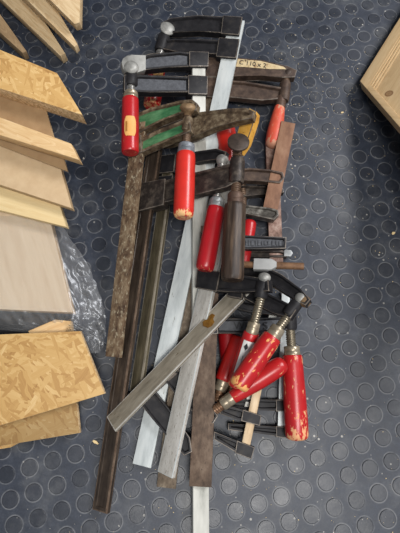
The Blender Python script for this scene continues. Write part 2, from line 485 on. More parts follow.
def round_part(name, A, B, prof, mat, parent, seg=28, facets=None):
    L = (B - A).length
    me = lathe_mesh(name, [(t * L, r) for t, r in prof], seg, facets)
    return link(name, me, mat, parent, axis_frame(A, B))

HANDLE = [(0, 0), (0, .80), (.012, .88), (.05, .92), (.15, .955), (.4, .985), (.65, 1.0), (.85, .985), (.93, .95), (.965, .88), (.985, .74), (1.0, .45), (1.0, 0)]
BLUNT = [(0, 0), (0, .86), (.015, .92), (.1, .96), (.5, 1.0), (.88, 1.0), (.945, .97), (.975, .90), (.99, .78), (1.0, .70), (1.0, 0)]
BARREL = [(0, 0), (0, .58), (.02, .66), (.12, .74), (.3, .86), (.5, .96), (.7, 1.0), (.85, .97), (.93, .87), (.975, .68), (1.0, .3), (1.0, 0)]
FLAT = [(0, 0), (0, .90), (.01, .95), (.05, .97), (.5, 1.0), (.95, 1.0), (.985, .97), (1.0, .90), (1.0, 0)]

def patch(name, mat, parent, L, r, t0, t1, a0, a1, lift, cut=0.0, prof=None):
    """a piece of paper wrapped on a handle; angles in degrees, 0 faces the eye"""
    bm = bmesh.new()
    nt, na = 8, 10
    grid = []
    for i in range(nt + 1):
        row = []
        tt = t0 + (t1 - t0) * i / nt
        rr = r
        if prof:
            for (ta, ra), (tb, rb) in zip(prof, prof[1:]):
                if ta <= tt <= tb and tb > ta: rr = r * (ra + (rb - ra) * (tt - ta) / (tb - ta))
        sq = 1.0
        if cut:
            e = min(i, nt - i) / nt
            sq = max(.03, 1 - cut * max(0, 1 - e / .2)) if cut < 2 else max(.04, 2 * e)
        for j in range(na + 1):
            mid = (a0 + a1) / 2; a = math.radians(mid + ((a1 - a0) * (j / na - .5)) * sq)
            row.append(bm.verts.new(((rr + lift) * math.cos(a), (rr + lift) * math.sin(a), tt * L)))
        grid.append(row)
    for i in range(nt):
        for j in range(na):
            bm.faces.new((grid[i][j], grid[i][j + 1], grid[i + 1][j + 1], grid[i + 1][j]))
    me = finish(bm, name)
    return sub_link(name, me, mat, parent)

def jaw(name, pl, polys, mat, parent, thick=.014, off=0.0, extra=None, edge='edge_iron'):
    """polys: list of (pixel outline, thickness factor, recess or None); one mesh"""
    lf = thick / 2
    o0 = pl.P(*polys[0][0][0], off, lf)
    far = max(polys[0][0], key=lambda q: (pl.P(*q, off, lf) - o0).length)
    fr = frame(o0, pl.P(*far, off, lf) - o0, pl.n)
    inv = fr.inverted()
    bm = bmesh.new()
    up = Vector((0, 0, 1))
    for pts, tf, rec in polys:
        loc = [inv @ pl.P(x, y, off, lf) for x, y in pts]
        prism(bm, loc, up, thick * tf, rec, .0011, 0, 1 if extra else None, 2)
    me = finish(bm, name, 30)
    o = link(name, me, [mat, extra or mat, edge], parent, fr)
    return o, fr

def bar(pl, A, B, w, mat, parent, thick=.0075, off=0.0, name='bar', groove=False, edge=None, bev=.001):
    a, b = pl.P(*A, off, thick / 2), pl.P(*B, off, thick / 2)
    wm = w * (mpp(a) + mpp(b)) / 2
    fr = frame(a, b - a, pl.n)
    L = (b - a).length
    bm = bmesh.new()
    pts = [Vector((0, -wm / 2, 0)), Vector((L, -wm / 2, 0)), Vector((L, wm / 2, 0)), Vector((0, wm / 2, 0))]
    prism(bm, pts, Vector((0, 0, 1)), thick, (wm * .16, .0009) if groove else None, bev, 0, None, 1)
    return link(name, finish(bm, name, 30), [mat, edge or mat], parent, fr), fr, wm

CL = 'bar clamps in the heap'
def clamp(label, pl, b, fixed=None, arm=None, sp=None, pad=None, fer=None, han=None, jaw_mat='black_iron', arm_mat=None, thick=.014, extra=None, boss=None, fixed_extra=None, fixed_mat=None, tip=None):
    A = pl.P(*b['B'], 0)
    root = empty('bar_clamp', (A.x, A.y, 0.0), label, 'clamp', CL)
    r = {'root': root}
    r['bar'] = bar(pl, b['A'], b['B'], b['w'], b['mat'], root, b.get('t', .0075), groove=b.get('groove', False), edge=b.get('edge'), bev=b.get('bev', .001))
    if fixed: r['fixed'] = jaw('fixed_jaw', pl, fixed, fixed_mat or jaw_mat, root, thick, 0, fixed_extra or extra)
    if tip: jaw('jaw_tip', pl, [(tip, .9, None)], 'pad_zinc', root, thick, .0012, edge='pad_zinc')[0]['label'] = 'light grey rounded jaw tip'
    if arm: r['arm'] = jaw('sliding_arm', pl, arm, arm_mat or jaw_mat, root, thick, 0, extra)
    def Q(q, rpx=5.0):
        return pl.P(q[0], q[1], q[2] if len(q) > 2 else 0.0, rpx * .0002)
    if boss:
        P0, P1 = Q(boss[0], boss[2]), Q(boss[1], boss[2]); R = boss[2] * mpp(P0)
        r['boss'] = round_part('boss', P0, P1, [(0, 0), (0, R * .86), (.12, R), (.88, R), (1, R * .86), (1, 0)], boss[3] if len(boss) > 3 else (arm_mat or jaw_mat), root)
    if sp:
        P0, P1 = Q(sp[0], sp[2]), Q(sp[1], sp[2]); R = sp[2] * mpp(P0)
        L = (P1 - P0).length
        r['sp'] = link('spindle', thread_mesh('spindle', L, R), sp[3], root, axis_frame(P0, P1))
    if pad:
        P0, P1 = Q(pad[0], 0), Q(pad[1], 0); R = pad[2] * mpp(P0)
        style = pad[4] if len(pad) > 4 else 'dome'
        if style == 'dome':
            pr = [(0, 0), (0, R * .5), (.12, R * .8), (.3, R), (.5, R), (.7, R * .82), (.85, R * .55), (1, R * .5), (1, 0)]
        else:
            pr = [(0, 0), (0, R * .9), (.06, R), (.2, R), (.26, R * .9), (.32, R * .5), (.75, R * .42), (1, R * .36), (1, 0)]
        r['pad'] = round_part('pad', P0, P1, pr, pad[3], root)
    if fer:
        P0, P1 = Q(fer[0], fer[2]), Q(fer[1], fer[2]); R = fer[2] * mpp(P0)
        r['fer'] = round_part('ferrule', P0, P1, [(0, 0), (0, R * .86), (.08, R * .95), (.4, R * .97), (.48, R * .93), (.55, R * .99), (.94, R), (1, R * .96), (1, 0)], fer[3], root)
    if han:
        P0, P1 = Q(han[0], han[2]), Q(han[1], han[2]); R = han[2] * mpp((P0 + P1) / 2)
        L = (P1 - P0).length
        m = han[3]
        if isinstance(m, tuple): m = red_mat('red_painted_wood', L, *m)
        r['han'] = round_part('handle', P0, P1, [(t_, R * q) for t_, q in han[4]], m, root, 36, han[5] if len(han) > 5 else None)
        r['hL'], r['hR'], r['prof'] = L, R, han[4]
    return r

def rec(i=.0028, d=.0035): return (i, d)

# ------------------------------------------------------------------ floor
def build_floor():
    bm = bmesh.new()
    S = 2.2
    vs = [bm.verts.new((x, y, 0)) for x, y in ((-S, -S), (S, -S), (S, S), (-S, S))]
    bm.faces.new(vs)
    c, s = math.cos(GTH), math.sin(GTH)
    seg = 24
    cs = [(math.cos(2 * math.pi * i / seg), math.sin(2 * math.pi * i / seg)) for i in range(seg)]
    for i in range(-40, 41):
        for j in range(-40, 41):
            u, v = i - GX, j - GY
            X, Y = (c * u + s * v) * PITCH, (-s * u + c * v) * PITCH
            if not (-.72 < X < .72 and -.42 < Y < .95): continue
            prev = None
            for rr, z in ((.345, -.0002), (.338, .0005), (.322, .0008)):
                ring = [bm.verts.new((X + a * rr * PITCH, Y + b * rr * PITCH, z)) for a, b in cs]
                if prev:
                    for k in range(seg):
                        bm.faces.new((prev[k], prev[(k + 1) % seg], ring[(k + 1) % seg], ring[k]))
                prev = ring
            bm.faces.new(prev)
    me = bpy.data.meshes.new('floor')
    bm.to_mesh(me); bm.free()
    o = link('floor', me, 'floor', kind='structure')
build_floor()

# ------------------------------------------------------------------ boards and panels
def slab(name, pts, thick, mats, label, cat, group=None, bevel=.0008, xdir=None, face_mat=0, edge_mat=None):
    """pts: (px, py, z) of the top face"""
    P = [at(*q) for q in pts]
    n = Vector((0, 0, 0))
    for i in range(len(P)):
        a, b = P[i] - P[0], P[(i + 1) % len(P)] - P[0]
        n += a.cross(b)
    n.normalize()
    if n.z < 0: n = -n
    x = (P[1] - P[0])
    fr = frame(P[0], x, n)
    inv = fr.inverted()
    loc = [inv @ p for p in P]
    for p in loc: p.z = -thick / 2
    bm = bmesh.new()
    prism(bm, loc, Vector((0, 0, 1)), thick, None, bevel)
    bm.normal_update()
    if len(mats) > 1:
        for f in bm.faces:
            if abs(f.normal.z) < .6: f.material_index = 1
    me = finish(bm, name, 30)
    o = link(name, me, mats, None, fr)
    tag(o, label, cat, group)
    return o

BG = 'board offcuts piled along the left edge'
# bottom of the left pile
slab('gap_shade_slab', [(-60, 285, .018), (30, 288, .018), (66, 326, .018), (60, 338, .018), (-60, 338, .018)], .0175, ['gap_shade_slab'],  # added dark slab, paints the shadowed gap beneath the wrapped panel
     'dark slab for the shaded gap under the pale panel in clear film', 'board', BG)
slab('veneer_sheet', [(-70, 165, .038), (40, 178, .038), (72.5, 312.5, .038), (-70, 306, .038)], .0185, ['panel_wood', 'pine'],
     'pale wood panel wrapped in clear plastic film', 'panel', BG)
slab('wood_offcut', [(28, 331, .030), (55, 319.5, .030), (71, 321, .030), (74, 340, .030), (34, 345, .030)], .011, ['pine', 'pine'],
     'small pale wood offcut peeping out above the large strand board', 'offcut', BG)
slab('plywood_board', [(-60, 158, .062), (55, 190, .062), (66.5, 227, .057), (-60, 195, .057)], .014, ['ply', 'ply'],
     'pale plywood board lowest of the shingled stack, just above the plastic film', 'board', BG)
slab('fibreboard', [(-60, 118, .080), (56, 152, .079), (71.5, 208, .075), (-60, 165, .075)], .016, ['mdf', 'mdf_edge'],
     'wide tan fibreboard lying on the plywood in the stack', 'board', BG)
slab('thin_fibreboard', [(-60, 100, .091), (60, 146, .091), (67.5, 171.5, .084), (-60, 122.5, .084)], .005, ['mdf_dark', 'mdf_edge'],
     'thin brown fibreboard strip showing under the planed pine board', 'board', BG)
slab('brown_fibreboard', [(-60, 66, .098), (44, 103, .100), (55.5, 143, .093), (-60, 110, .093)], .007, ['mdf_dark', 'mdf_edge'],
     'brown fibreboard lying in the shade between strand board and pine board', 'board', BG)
slab('pine_board', [(-60, 95, .116), (71, 143.5, .114), (79, 160, .111), (-60, 116, .113)], .021, ['pine', 'pine'],
     'planed pine board with a knotted end in the middle of the stack', 'board', BG)
slab('strand_board', [(-60, 25, .126), (57, 73, .124), (82.5, 115, .122), (-60, 69, .124)], .025, ['osb_top', 'osb_edge'],
     'thick strand board offcut topmost of the stack with crumbly edge', 'board', BG)
# the two planks group above
slab('brown_plank', [(-40, -42, .03), (26.5, 51, .02), (22.5, 53, .02), (-40, -4, .03)], .019, ['pine_brown', 'pine_brown'],
     'short dark brown plank end at the upper edge of the floor corner', 'plank', BG)
slab('spruce_plank', [(-30, -31, .032), (60.5, 56, .022), (65, 53, .022), (10, -32, .032)], .02, ['pine_warm', 'pine_warm'],
     'spruce plank with pointed end reaching furthest down, next to the dark brown plank', 'plank', BG)
slab('spruce_plank', [(-4, -31, .062), (74.5, 47, .045), (77.5, 44, .045), (30, -36, .062)], .018, ['pine_warm', 'pine_warm'],
     'middle pale spruce plank with nail marks and pointed end', 'plank', BG)
slab('spruce_plank', [(18, -32, .082), (74.5, 24, .066), (79.5, 22.5, .066), (80.8, -32, .082)], .018, ['pine_warm', 'pine_warm'],
     'short wide spruce plank with square cut side, uppermost and furthest right', 'plank', BG)
# bottom strand boards
slab('strand_board', [(-60, 440, .011), (24, 440, .011), (10, 447.5, .011), (-60, 459, .011)], .0105, ['osb', 'osb_edge'],
     'sliver of strand board at the bottom of the lower pile', 'board', BG)
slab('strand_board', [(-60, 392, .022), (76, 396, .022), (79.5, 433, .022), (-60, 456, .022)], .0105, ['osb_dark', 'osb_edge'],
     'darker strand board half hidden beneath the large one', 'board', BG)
slab('strand_board', [(-60, 337, .046), (80, 331, .046), (105, 393.5, .034), (-60, 444, .034)], .0105, ['osb', 'osb_edge'],
     'large strand board with yellow flakes on top of the lower pile', 'board', BG)

# pine door at the right edge
def pine_door():
    pts = [(360, 81, .023), (436, -40, .034), (510, 40, .130), (448, 183, .125)]
    P = [at(*q) for q in pts]
    # make it a true rectangle from the visible corner
    ex = (P[1] - P[0]); ey = (P[3] - P[0])
    n = ex.cross(ey).normalized()
    if n.z < 0: n = -n
    L = .55
    fr = frame(P[0], ex, n)
    inv = fr.inverted()
    yv = inv @ P[3]
    Wd = .42
    skew = yv.x / yv.y
    sgn = 1 if yv.y > 0 else -1
    pt = lambda x, y: Vector((x + skew * y * sgn, y * sgn, 0))
    root = empty('pine_cabinet', P[0] * 1.0, 'pale pine cabinet with moulded panel door and a knot, at the right edge', 'cabinet')
    root.location.z = 0
    WORLD_LOC[root.name] = Vector((P[0].x, P[0].y, 0))
    z = Vector((0, 0, 1))
    T = .019
    def piece(name, corners, th, zt, mat, bev=.001):
        bm = bmesh.new()
        loc = [pt(*c_) + Vector((0, 0, zt - th / 2)) for c_ in corners]
        prism(bm, loc, z, th, None, bev)
        return link(name, finish(bm, name, 30), mat, root, fr)
    s = .021
    kp = inv @ Plane(*pts[:2], pts[3]).P(388.5, 90.5)
    pm = wood_mat('knotty_pine', srgb(204, 178, 140), srgb(194, 166, 126), srgb(176, 146, 106), 14, 0, knot=((kp.x, kp.y, 0), .0075), ring=.4)
    M['door_pine'] = wood_mat('door_pine', srgb(204, 178, 140), srgb(194, 166, 126), srgb(176, 146, 106), 14, 0, ring=.4)
    M['door_pine_cross'] = wood_mat('door_pine_cross', srgb(202, 176, 138), srgb(192, 164, 124), srgb(174, 144, 104), 14, math.pi / 2, ring=.4)
    piece('stile', [(0, 0), (L, 0), (L, s), (0, s)], T, 0, 'door_pine')
    piece('stile', [(0, Wd - s), (L, Wd - s), (L, Wd), (0, Wd)], T, 0, 'door_pine')
    piece('rail', [(0, s), (.011, s), (.011, Wd - s), (0, Wd - s)], T, 0, 'door_pine_cross')
    piece('rail', [(L - s, s), (L, s), (L, Wd - s), (L - s, Wd - s)], T, 0, 'door_pine_cross')
    # moulding: three stepped ribs inside the frame
    bm = bmesh.new()
    for k, (o, zz) in enumerate(((0, -.0012), (.0042, -.0032), (.0084, -.0052))):
        a, b_, w = .011 + o * .4, s + o, .0036
        x1, y1 = L - s - o, Wd - s - o
        for c4 in ([(a, b_), (x1, b_), (x1, b_ + w), (a, b_ + w)], [(a, b_ + w), (a + w * .4, b_ + w), (a + w * .4, y1), (a, y1)]):
            prism(bm, [pt(*q) + Vector((0, 0, zz - .004)) for q in c4], z, .008, None, .0008)
    link('moulding', finish(bm, 'moulding', 30), 'door_pine', root, fr)
    piece('panel', [(.016, s + .011), (L - s, s + .011), (L - s, Wd - s), (.016, Wd - s)], .006, -.0064, pm)
    # body under the overhanging door
    bm = bmesh.new()
    M4 = fr
    top = [M4 @ (pt(x, y) + Vector((0, 0, -T))) for x, y in ((.14, .13), (L - .03, .13), (L - .03, Wd - .03), (.14, Wd - .03))]
    tv = [bm.verts.new(p - root.location) for p in top]
    bv = [bm.verts.new(Vector((p.x, p.y, .0009)) - root.location) for p in top]
    bm.faces.new(tv); bm.faces.new(bv[::-1])
    for i in range(4): bm.faces.new((tv[i], bv[i], bv[(i + 1) % 4], tv[(i + 1) % 4]))
    sub_link('carcass', finish(bm, 'carcass', 30), 'door_pine', root)
pine_door()

# ------------------------------------------------------------------ plastic film
def film():
    # rows run down the picture: left px, right px of the film, right px of the panel under it
    rows = [(216, 57, 50), (228, 63, 54), (240, 72, 57), (252, 80, 60), (264, 87, 62), (276, 93, 64.5), (288, 98, 67), (300, 102, 70), (312, 105, 72.5), (324, 106, 72), (336, 105, 72), (346, 103, 74), (353, 100, 86)]
    lefts = [-50] * 9 + [-50, 58, 76, 90]
    bm = bmesh.new()
    nsub, ncol = 6, 90
    grid = []
    def lerp(a, b, t): return a + (b - a) * t
    R = []
    for i in range(len(rows) - 1):
        for k in range(nsub):
            t = k / nsub
            R.append((lerp(rows[i][0], rows[i + 1][0], t), lerp(lefts[i], lefts[i + 1], t), lerp(rows[i][1], rows[i + 1][1], t), lerp(rows[i][2], rows[i + 1][2], t)))
    R.append((rows[-1][0], lefts[-1], rows[-1][1], rows[-1][2]))
    for (py, l, r, pr) in R:
        row = []
        wob = 1.6 * noise.noise(Vector((py * .16, 1.3, 0)))
        for j in range(ncol + 1):
            t = j / ncol
            px = l + (r + wob - l) * t
            # wrinkles: long ridges running down to the right, tighter on the overhang
            q = Vector((px * .085 - py * .075, py * .010 + px * .006, .3))
            rid = 1 - abs(noise.noise(q * 1.3)) * 2
            rid2 = 1 - abs(noise.noise(Vector((px * .22 - py * .05, py * .11 + px * .05, 4.2)))) * 2
            q = Vector(((px - .42 * py) * .11, py * .022, 2.1)) if px > pr else q
            rid = 1 - abs(noise.noise(q * 1.3 + Vector((0, noise.noise(Vector((px * .05, py * .05, 0))) * .8, 0)))) * 2
            over = max(0.0, min(1.0, (px - pr) / max(4.0, r - pr)))
            low = max(0.0, min(1.0, (py - 311) / 14))
            base = .0400
            z_over = .040 - .026 * over ** .8
            z = z_over if over > 0 else base
            if low > 0:
                z = max(.022, z - .016 * low) if px < 70 else z
            amp = .0011 + .0048 * min(1, over * 3) * (1 - .4 * over) + .004 * low
            z += amp * (max(0, rid) ** 3 * .8 + max(0, rid2) ** 3 * (.5 if over > 0 or low > 0 else .1))
            row.append(bm.verts.new(at(px, py, max(.003, z))))
        grid.append(row)
    for a, b in zip(grid, grid[1:]):
        for j in range(ncol):
            bm.faces.new((a[j], a[j + 1], b[j + 1], b[j]))
    me = finish(bm, 'film', 60)
    o = link('plastic_film', me, 'film')
    tag(o, 'crinkled clear plastic film bag over the pale panel, loose end on the floor', 'plastic film')
film()

# ------------------------------------------------------------------ the clamps
# K1: topmost clamp with black jaws and the pale galvanised bar
p = Plane((234, 45, .042), (152, 88, .019), (143, 465, .0055))
r = clamp('topmost black clamp whose pale galvanised bar runs down to the lower left', p,
          dict(A=(237, 20), B=(141.5, 466), w=17, mat='galvanised'),
          fixed=[([(161, 23), (170, 18), (198, 15), (225, 16.5), (226, 33), (200, 31), (172, 32), (163, 31)], 1, rec()),
                 ([(223, 16), (242.5, 17.5), (239, 35.5), (221, 34)], 1.25, None)],
          arm=[([(160, 40), (175, 38.5), (222, 40), (221, 54), (180, 52), (160, 48)], 1, rec()),
               ([(219, 38), (239.5, 39.5), (236, 58.5), (216, 57)], 1.25, None)],
          boss=((164.5, 35), (160, 51), 6.2), sp=((167, 30), (156, 66), 4.2, 'thread_steel'),
          pad=((168.3, 26.5, .012), (166.5, 32, 0), 7.4, 'pad_zinc'),
          han=((158, 62), (151.5, 106), 8.4, (RED, WOODC, .25, .12), FLAT))
patch('sticker', 'label_yellow', r['han'], r['hL'], r['hR'], .12, .42, -48, 30, .0005, .3)

# K2: black clamp at upper left with labelled handle
p = Plane((198, 72, .050), (131, 125, .076), (201.5, 525, .0085))
r = clamp('charcoal clamp with red labelled handle furthest left and a straight pale bar', p,
          dict(A=(199, 58), B=(201.5, 560), w=15, mat='zinc'),
          tip=[(121.5, 62), (123, 58), (127, 55.3), (132, 54.6), (146, 54.5), (146, 69.5), (139, 71.5), (133, 73.5), (127, 72.5), (123, 68)],
          fixed=[([(136, 58), (150, 53.5), (180, 51.5), (191, 52.5), (191, 66.5), (170, 67), (150, 69), (137, 71)], 1, rec()),
                 ([(189, 52), (208.5, 52.5), (208, 67), (189, 67)], 1.3, None),
                 ],
          arm=[([(124, 74.5), (140, 75), (190, 76.5), (190, 92), (150, 92), (136, 91.5), (124, 91)], 1, rec()),
               ([(188, 75.5), (207.5, 76.5), (207, 95), (188, 94.5)], 1.3, None)],
          boss=((131.3, 74), (130.8, 86.5), 7.0), sp=((131.5, 68), (131, 96), 4.6, 'thread_steel'),
          pad=((131.4, 65, .015), (131.4, 71, .001), 7.2, 'pad_zinc'), fer=((131, 92), (130.6, 99.5), 7.6, 'ferrule_brass'),
          han=((130.6, 98.5), (130.3, 152.5), 8.6, (RED, WOODC, .12, .10), FLAT), extra='charcoal_iron')
patch('sticker', 'label_yellow', r['han'], r['hL'], r['hR'], .40, .76, -38, 40, .0005, .3)
patch('sticker_print', 'ink_brown', r['han'], r['hL'], r['hR'], .50, .68, 18, 30, .0009)

# K3: rusty clamp with cream painted jaw
p = Plane((222, 75, .024), (285, 85, .027), (167, 483, .0045))
r = clamp('rusty clamp with worn cream upper jaw and faded orange handle, upper right', p,
          dict(A=(216, 62), B=(166, 488), w=17, mat='speckled'),
          fixed=[([(222, 57), (240, 58), (262, 60), (288, 66), (297, 70), (295, 77), (282, 77.5), (260, 75), (238, 76), (222, 77)], 1, None),
                 ([(206, 55), (226, 57), (223, 78), (203, 77)], 1.25, None)],
          arm=[([(222, 79), (245, 81), (283, 87), (284, 98), (262, 100), (222, 96)], .9, rec(.003, .004)),
               ([(203, 77), (226, 79), (222, 98), (200, 97)], 1.25, None)],
          boss=((285.5, 82), (283.5, 101), 5.6), sp=((287.5, 74), (280, 108), 3.6, 'thread_rust'),
          fer=((281.5, 97), (280, 108), 5.2, 'ferrule_dark'), pad=((288.5, 70.5), (286.8, 80), 5.2, 'pad_dark'),
          han=((280, 106), (272, 147), 7.8, (srgb(206, 82, 58), srgb(196, 140, 112), .2, .34, .5), BARREL), jaw_mat='rust_iron')
# cream paint on the top of the fixed jaw, with its painted marks
def cream_paint(root, pl):
    pts = [(226, 58), (240, 59), (261, 61), (284, 66.5), (287, 69.5), (270, 69), (245, 67), (226, 66.5)]
    o, fr = jaw('painted_face', pl, [(pts, 1, None)], 'cream', root, .0012, .0072)
    return o, fr
cp, cfr = cream_paint(r['root'], p)

def text(parent, pl, body, px0, px1, size_px, off, mat, depth=.0004, name='lettering'):
    cu = bpy.data.curves.new(name, 'FONT')
    cu.body = body; cu.extrude = depth; cu.align_y = 'CENTER'
    a, b = pl.P(*px0, off), pl.P(*px1, off)
    cu.size = size_px * mpp(a)
    fr = frame(a, b - a, pl.n)
    tmp = bpy.data.objects.new(name, cu)
    me = bpy.data.meshes.new_from_object(tmp)
    bpy.data.objects.remove(tmp)
    me.materials.clear(); me.materials.append(M[mat])
    o = bpy.data.objects.new(name, me)
    COL.objects.link(o)
    o.matrix_local = Matrix.Translation(-WORLD_LOC[parent.name]) @ fr
    o.parent = parent
    return o
text(r['root'], p, 'C 110 x 2', (239, 62.2), (270, 66.4), 6.8, .0080, 'ink')

# K4: green clamp
p = Plane((135, 150, .052), (188, 138, .086), (112, 350, .030))
r = clamp('green painted clamp with blotchy peeling bar, leftmost of the heap', p,
          dict(A=(139, 122), B=(112, 357), w=15.5, mat='peeling', t=.009),
          fixed=[([(134, 114), (150, 108), (180, 100.5), (192, 99), (197, 103), (196, 110), (182, 113), (160, 121), (140, 132), (134, 130)], 1, rec(.0035, .003))],
          arm=[([(140, 139), (155, 131), (183, 119.5), (190, 122), (191, 131), (176, 137), (150, 148), (134, 156), (130, 146)], 1, rec(.0035, .003)),
               ([(126, 138), (141, 135), (142, 152), (128, 158)], 1.2, None)],
          boss=((187.6, 118), (186.5, 131), 5.4), sp=((188, 112), (186, 143), 4.2, 'thread_rust'),
          pad=((188.6, 103, .009), (187.6, 115, .001), 8.4, 'pad_rust'), fer=((186.3, 144), (185.3, 154), 8.6, 'ferrule_grey'),
          han=((185.4, 153), (182.8, 217.5), 10.2, (ORED, srgb(226, 176, 120), .28, .08), BLUNT), jaw_mat='mottled_iron', extra='green')

# K5: dark clamp with the dark wooden handle
p = Plane((155, 150, .034), (239, 170, .097), (100, 505, .0095))
r = clamp('dark rusty clamp with black wooden handle and long dark brown bar at left', p,
          dict(A=(158, 118), B=(99, 512), w=16.5, mat='dark_rust', t=.009, groove=True, edge='brown_rust', bev=.0022),
          fixed=[([(150, 124), (170, 116), (200, 112), (228, 108.5), (246, 107.5), (254, 111), (252, 118), (236, 121), (215, 127), (192, 137), (168, 144), (150, 146)], 1, rec(.005, .002))],
          fixed_mat='mottled_iron',
          arm=[([(152, 184), (185, 175), (215, 167.5), (232, 163), (240, 166), (240, 180), (226, 187), (190, 196), (152, 205)], 1, rec(.0035, .004)),
               ([(138, 184), (166, 179), (164, 205), (137, 212)], 1.3, None)],
          boss=((237, 158), (236, 183), 7.6), sp=((237.2, 150), (235.2, 197), 5.0, 'thread_rust'),
          pad=((238.6, 141, .020), (237.4, 151, .001), 11.0, 'pad_dark', 'disc'), fer=((235.3, 193), (234.6, 206), 8.2, 'ferrule_dark'),
          han=((234.7, 204), (231.5, 280), 11.0, 'dark_wood', FLAT, (9, .035)), jaw_mat='worn_iron')

# K6: clamp with zinc pad and the red handle next to the dark one
p = Plane((163, 190, .015), (220, 172, .071), (135, 388, .010))
r = clamp('clamp with bright ferrule and red handle in the middle of the heap, bar olive brown', p,
          dict(A=(167.5, 168), B=(134.5, 392), w=13.5, mat='olive_steel', t=.009, edge='dull_steel', bev=.0026),
          fixed=[([(170, 158), (190, 152), (216, 148), (226, 151), (224, 158), (200, 161), (172, 168)], .9, rec()),
                 ([(158, 156), (176, 154), (174, 172), (156, 174)], 1.2, None)],
          arm=[([(168, 178), (195, 172), (226, 168), (227, 178), (200, 184), (168, 190)], .9, rec()),
               ([(155, 177), (173, 175), (171, 192), (153, 193)], 1.2, None)],
          sp=((222, 163), (216.2, 202), 4.6, 'thread_steel'), pad=((222.8, 155.5), (221.5, 167), 6.2, 'pad_zinc'),
          fer=((216.8, 198.5), (215.7, 208), 8.0, 'ferrule_zinc'),
          han=((215.8, 207), (203.6, 270.5), 9.4, (RED2, WOODC, .16, .09), BLUNT), thick=.012)

# K7: steel bar across the middle with labelled handle
p = Plane((207, 285, .0485), (166, 474, .024), (264, 282, .098))
r = clamp('clamp with bright steel bar and white-labelled red handle, ochre painted top end', p,
          dict(A=(234, 160), B=(164.5, 475), w=18, mat='steel', edge='galvanised'),
          fixed=[([(243, 110.5), (250, 108), (256, 111), (255, 118), (247, 142), (240, 152), (232, 150), (238, 134)], 1.05, None)], fixed_mat='ochre',
          arm=[([(214, 272), (240, 275), (268, 279), (269, 291), (240, 292), (214, 291)], 1, rec()),
               ([(198, 268.5), (221, 272), (217, 292), (196, 288)], 1.3, None)],
          boss=((263, 280), (260, 298), 6.6), sp=((262, 292), (252, 330, -.004), 4.7, 'thread_brass'),
          pad=((265.3, 273.5, .006), (263.5, 283), 6.2, 'pad_zinc'), fer=((254, 322, -.004), (250.8, 334, -.006), 6.6, 'ferrule_brass'),
          han=((251.2, 332, -.006), (234, 386, -.026), 8.4, (RED, WOODC, .15, .1), BLUNT))
patch('sticker', 'label_white', r['han'], r['hL'], r['hR'], .12, .72, -42, 34, .0006)
patch('sticker_emblem', 'ink', r['han'], r['hL'], r['hR'], .16, .29, -8, 20, .0010, 2.4)
for k in range(3):
    patch('sticker_print', 'ink_grey', r['han'], r['hL'], r['hR'], .38, .64, -26 + 15 * k, -21 + 15 * k, .0010)

# K8: diagonal bar with jaws to the right
p = Plane((205, 325, .052), (112, 424, .024), (246, 368, .094))
r = clamp('clamp with diagonal yellowed steel bar and chipped red handle lying across the heap', p,
          dict(A=(243, 288), B=(110.5, 424), w=19, mat='dull_steel', t=.006, edge='steel', bev=.0015),
          fixed=[([(236, 262), (262, 264), (282, 274), (300, 288), (310, 299), (305, 305), (292, 297), (272, 284), (240, 276)], .8, rec(.0022, .004)),
                 ([(226, 262), (240, 262), (240, 278), (226, 280)], 1, None)],
          arm=[([(240, 282), (262, 290), (288, 303), (296, 309), (290, 318), (272, 312), (242, 297)], .8, rec(.0022, .004)),
               ([(228, 278), (243, 282), (242, 299), (227, 296)], 1, None)],
          boss=((297, 302), (287, 315), 6.6), sp=((298, 303), (276, 331), 4.8, 'thread_brass'),
          pad=((303.5, 294.5), (297, 305), 6.4, 'pad_zinc'), fer=((278.5, 327), (271, 338), 7.8, 'ferrule_brass'),
          han=((272, 336), (236.5, 387), 10.6, (RED, srgb(222, 160, 96), .14, .36), BLUNT))
# rubbery pad seat at the jaw tip and the amber drop of resin on the bar
def resin(root, fr, pl):
    bm = bmesh.new()
    c0 = pl.P(210, 320, .0032)
    pts = [(203, 326), (202.5, 322), (205, 320), (208, 320), (209, 316), (212, 313.5), (215, 315), (213, 319), (214.5, 322), (212, 326), (208, 328)]
    fr2 = frame(c0, pl.P(215, 315, .0032) - c0, pl.n); inv = fr2.inverted()
    prism(bm, [inv @ pl.P(x, y, .0032) for x, y in pts], Vector((0, 0, 1)), .0012, None, .0005)
    link('resin_drop', finish(bm, 'resin_drop'), 'amber', root, fr2)['label'] = 'amber drop of dried glue'
resin(r['root'], None, p)
round_part('jaw_seat', p.P(301, 299, -.006), p.P(307, 303, .002), [(0, 0), (0, .006), (.3, .008), (.8, .0075), (1, .005), (1, 0)], 'pad_rust', r['root'])

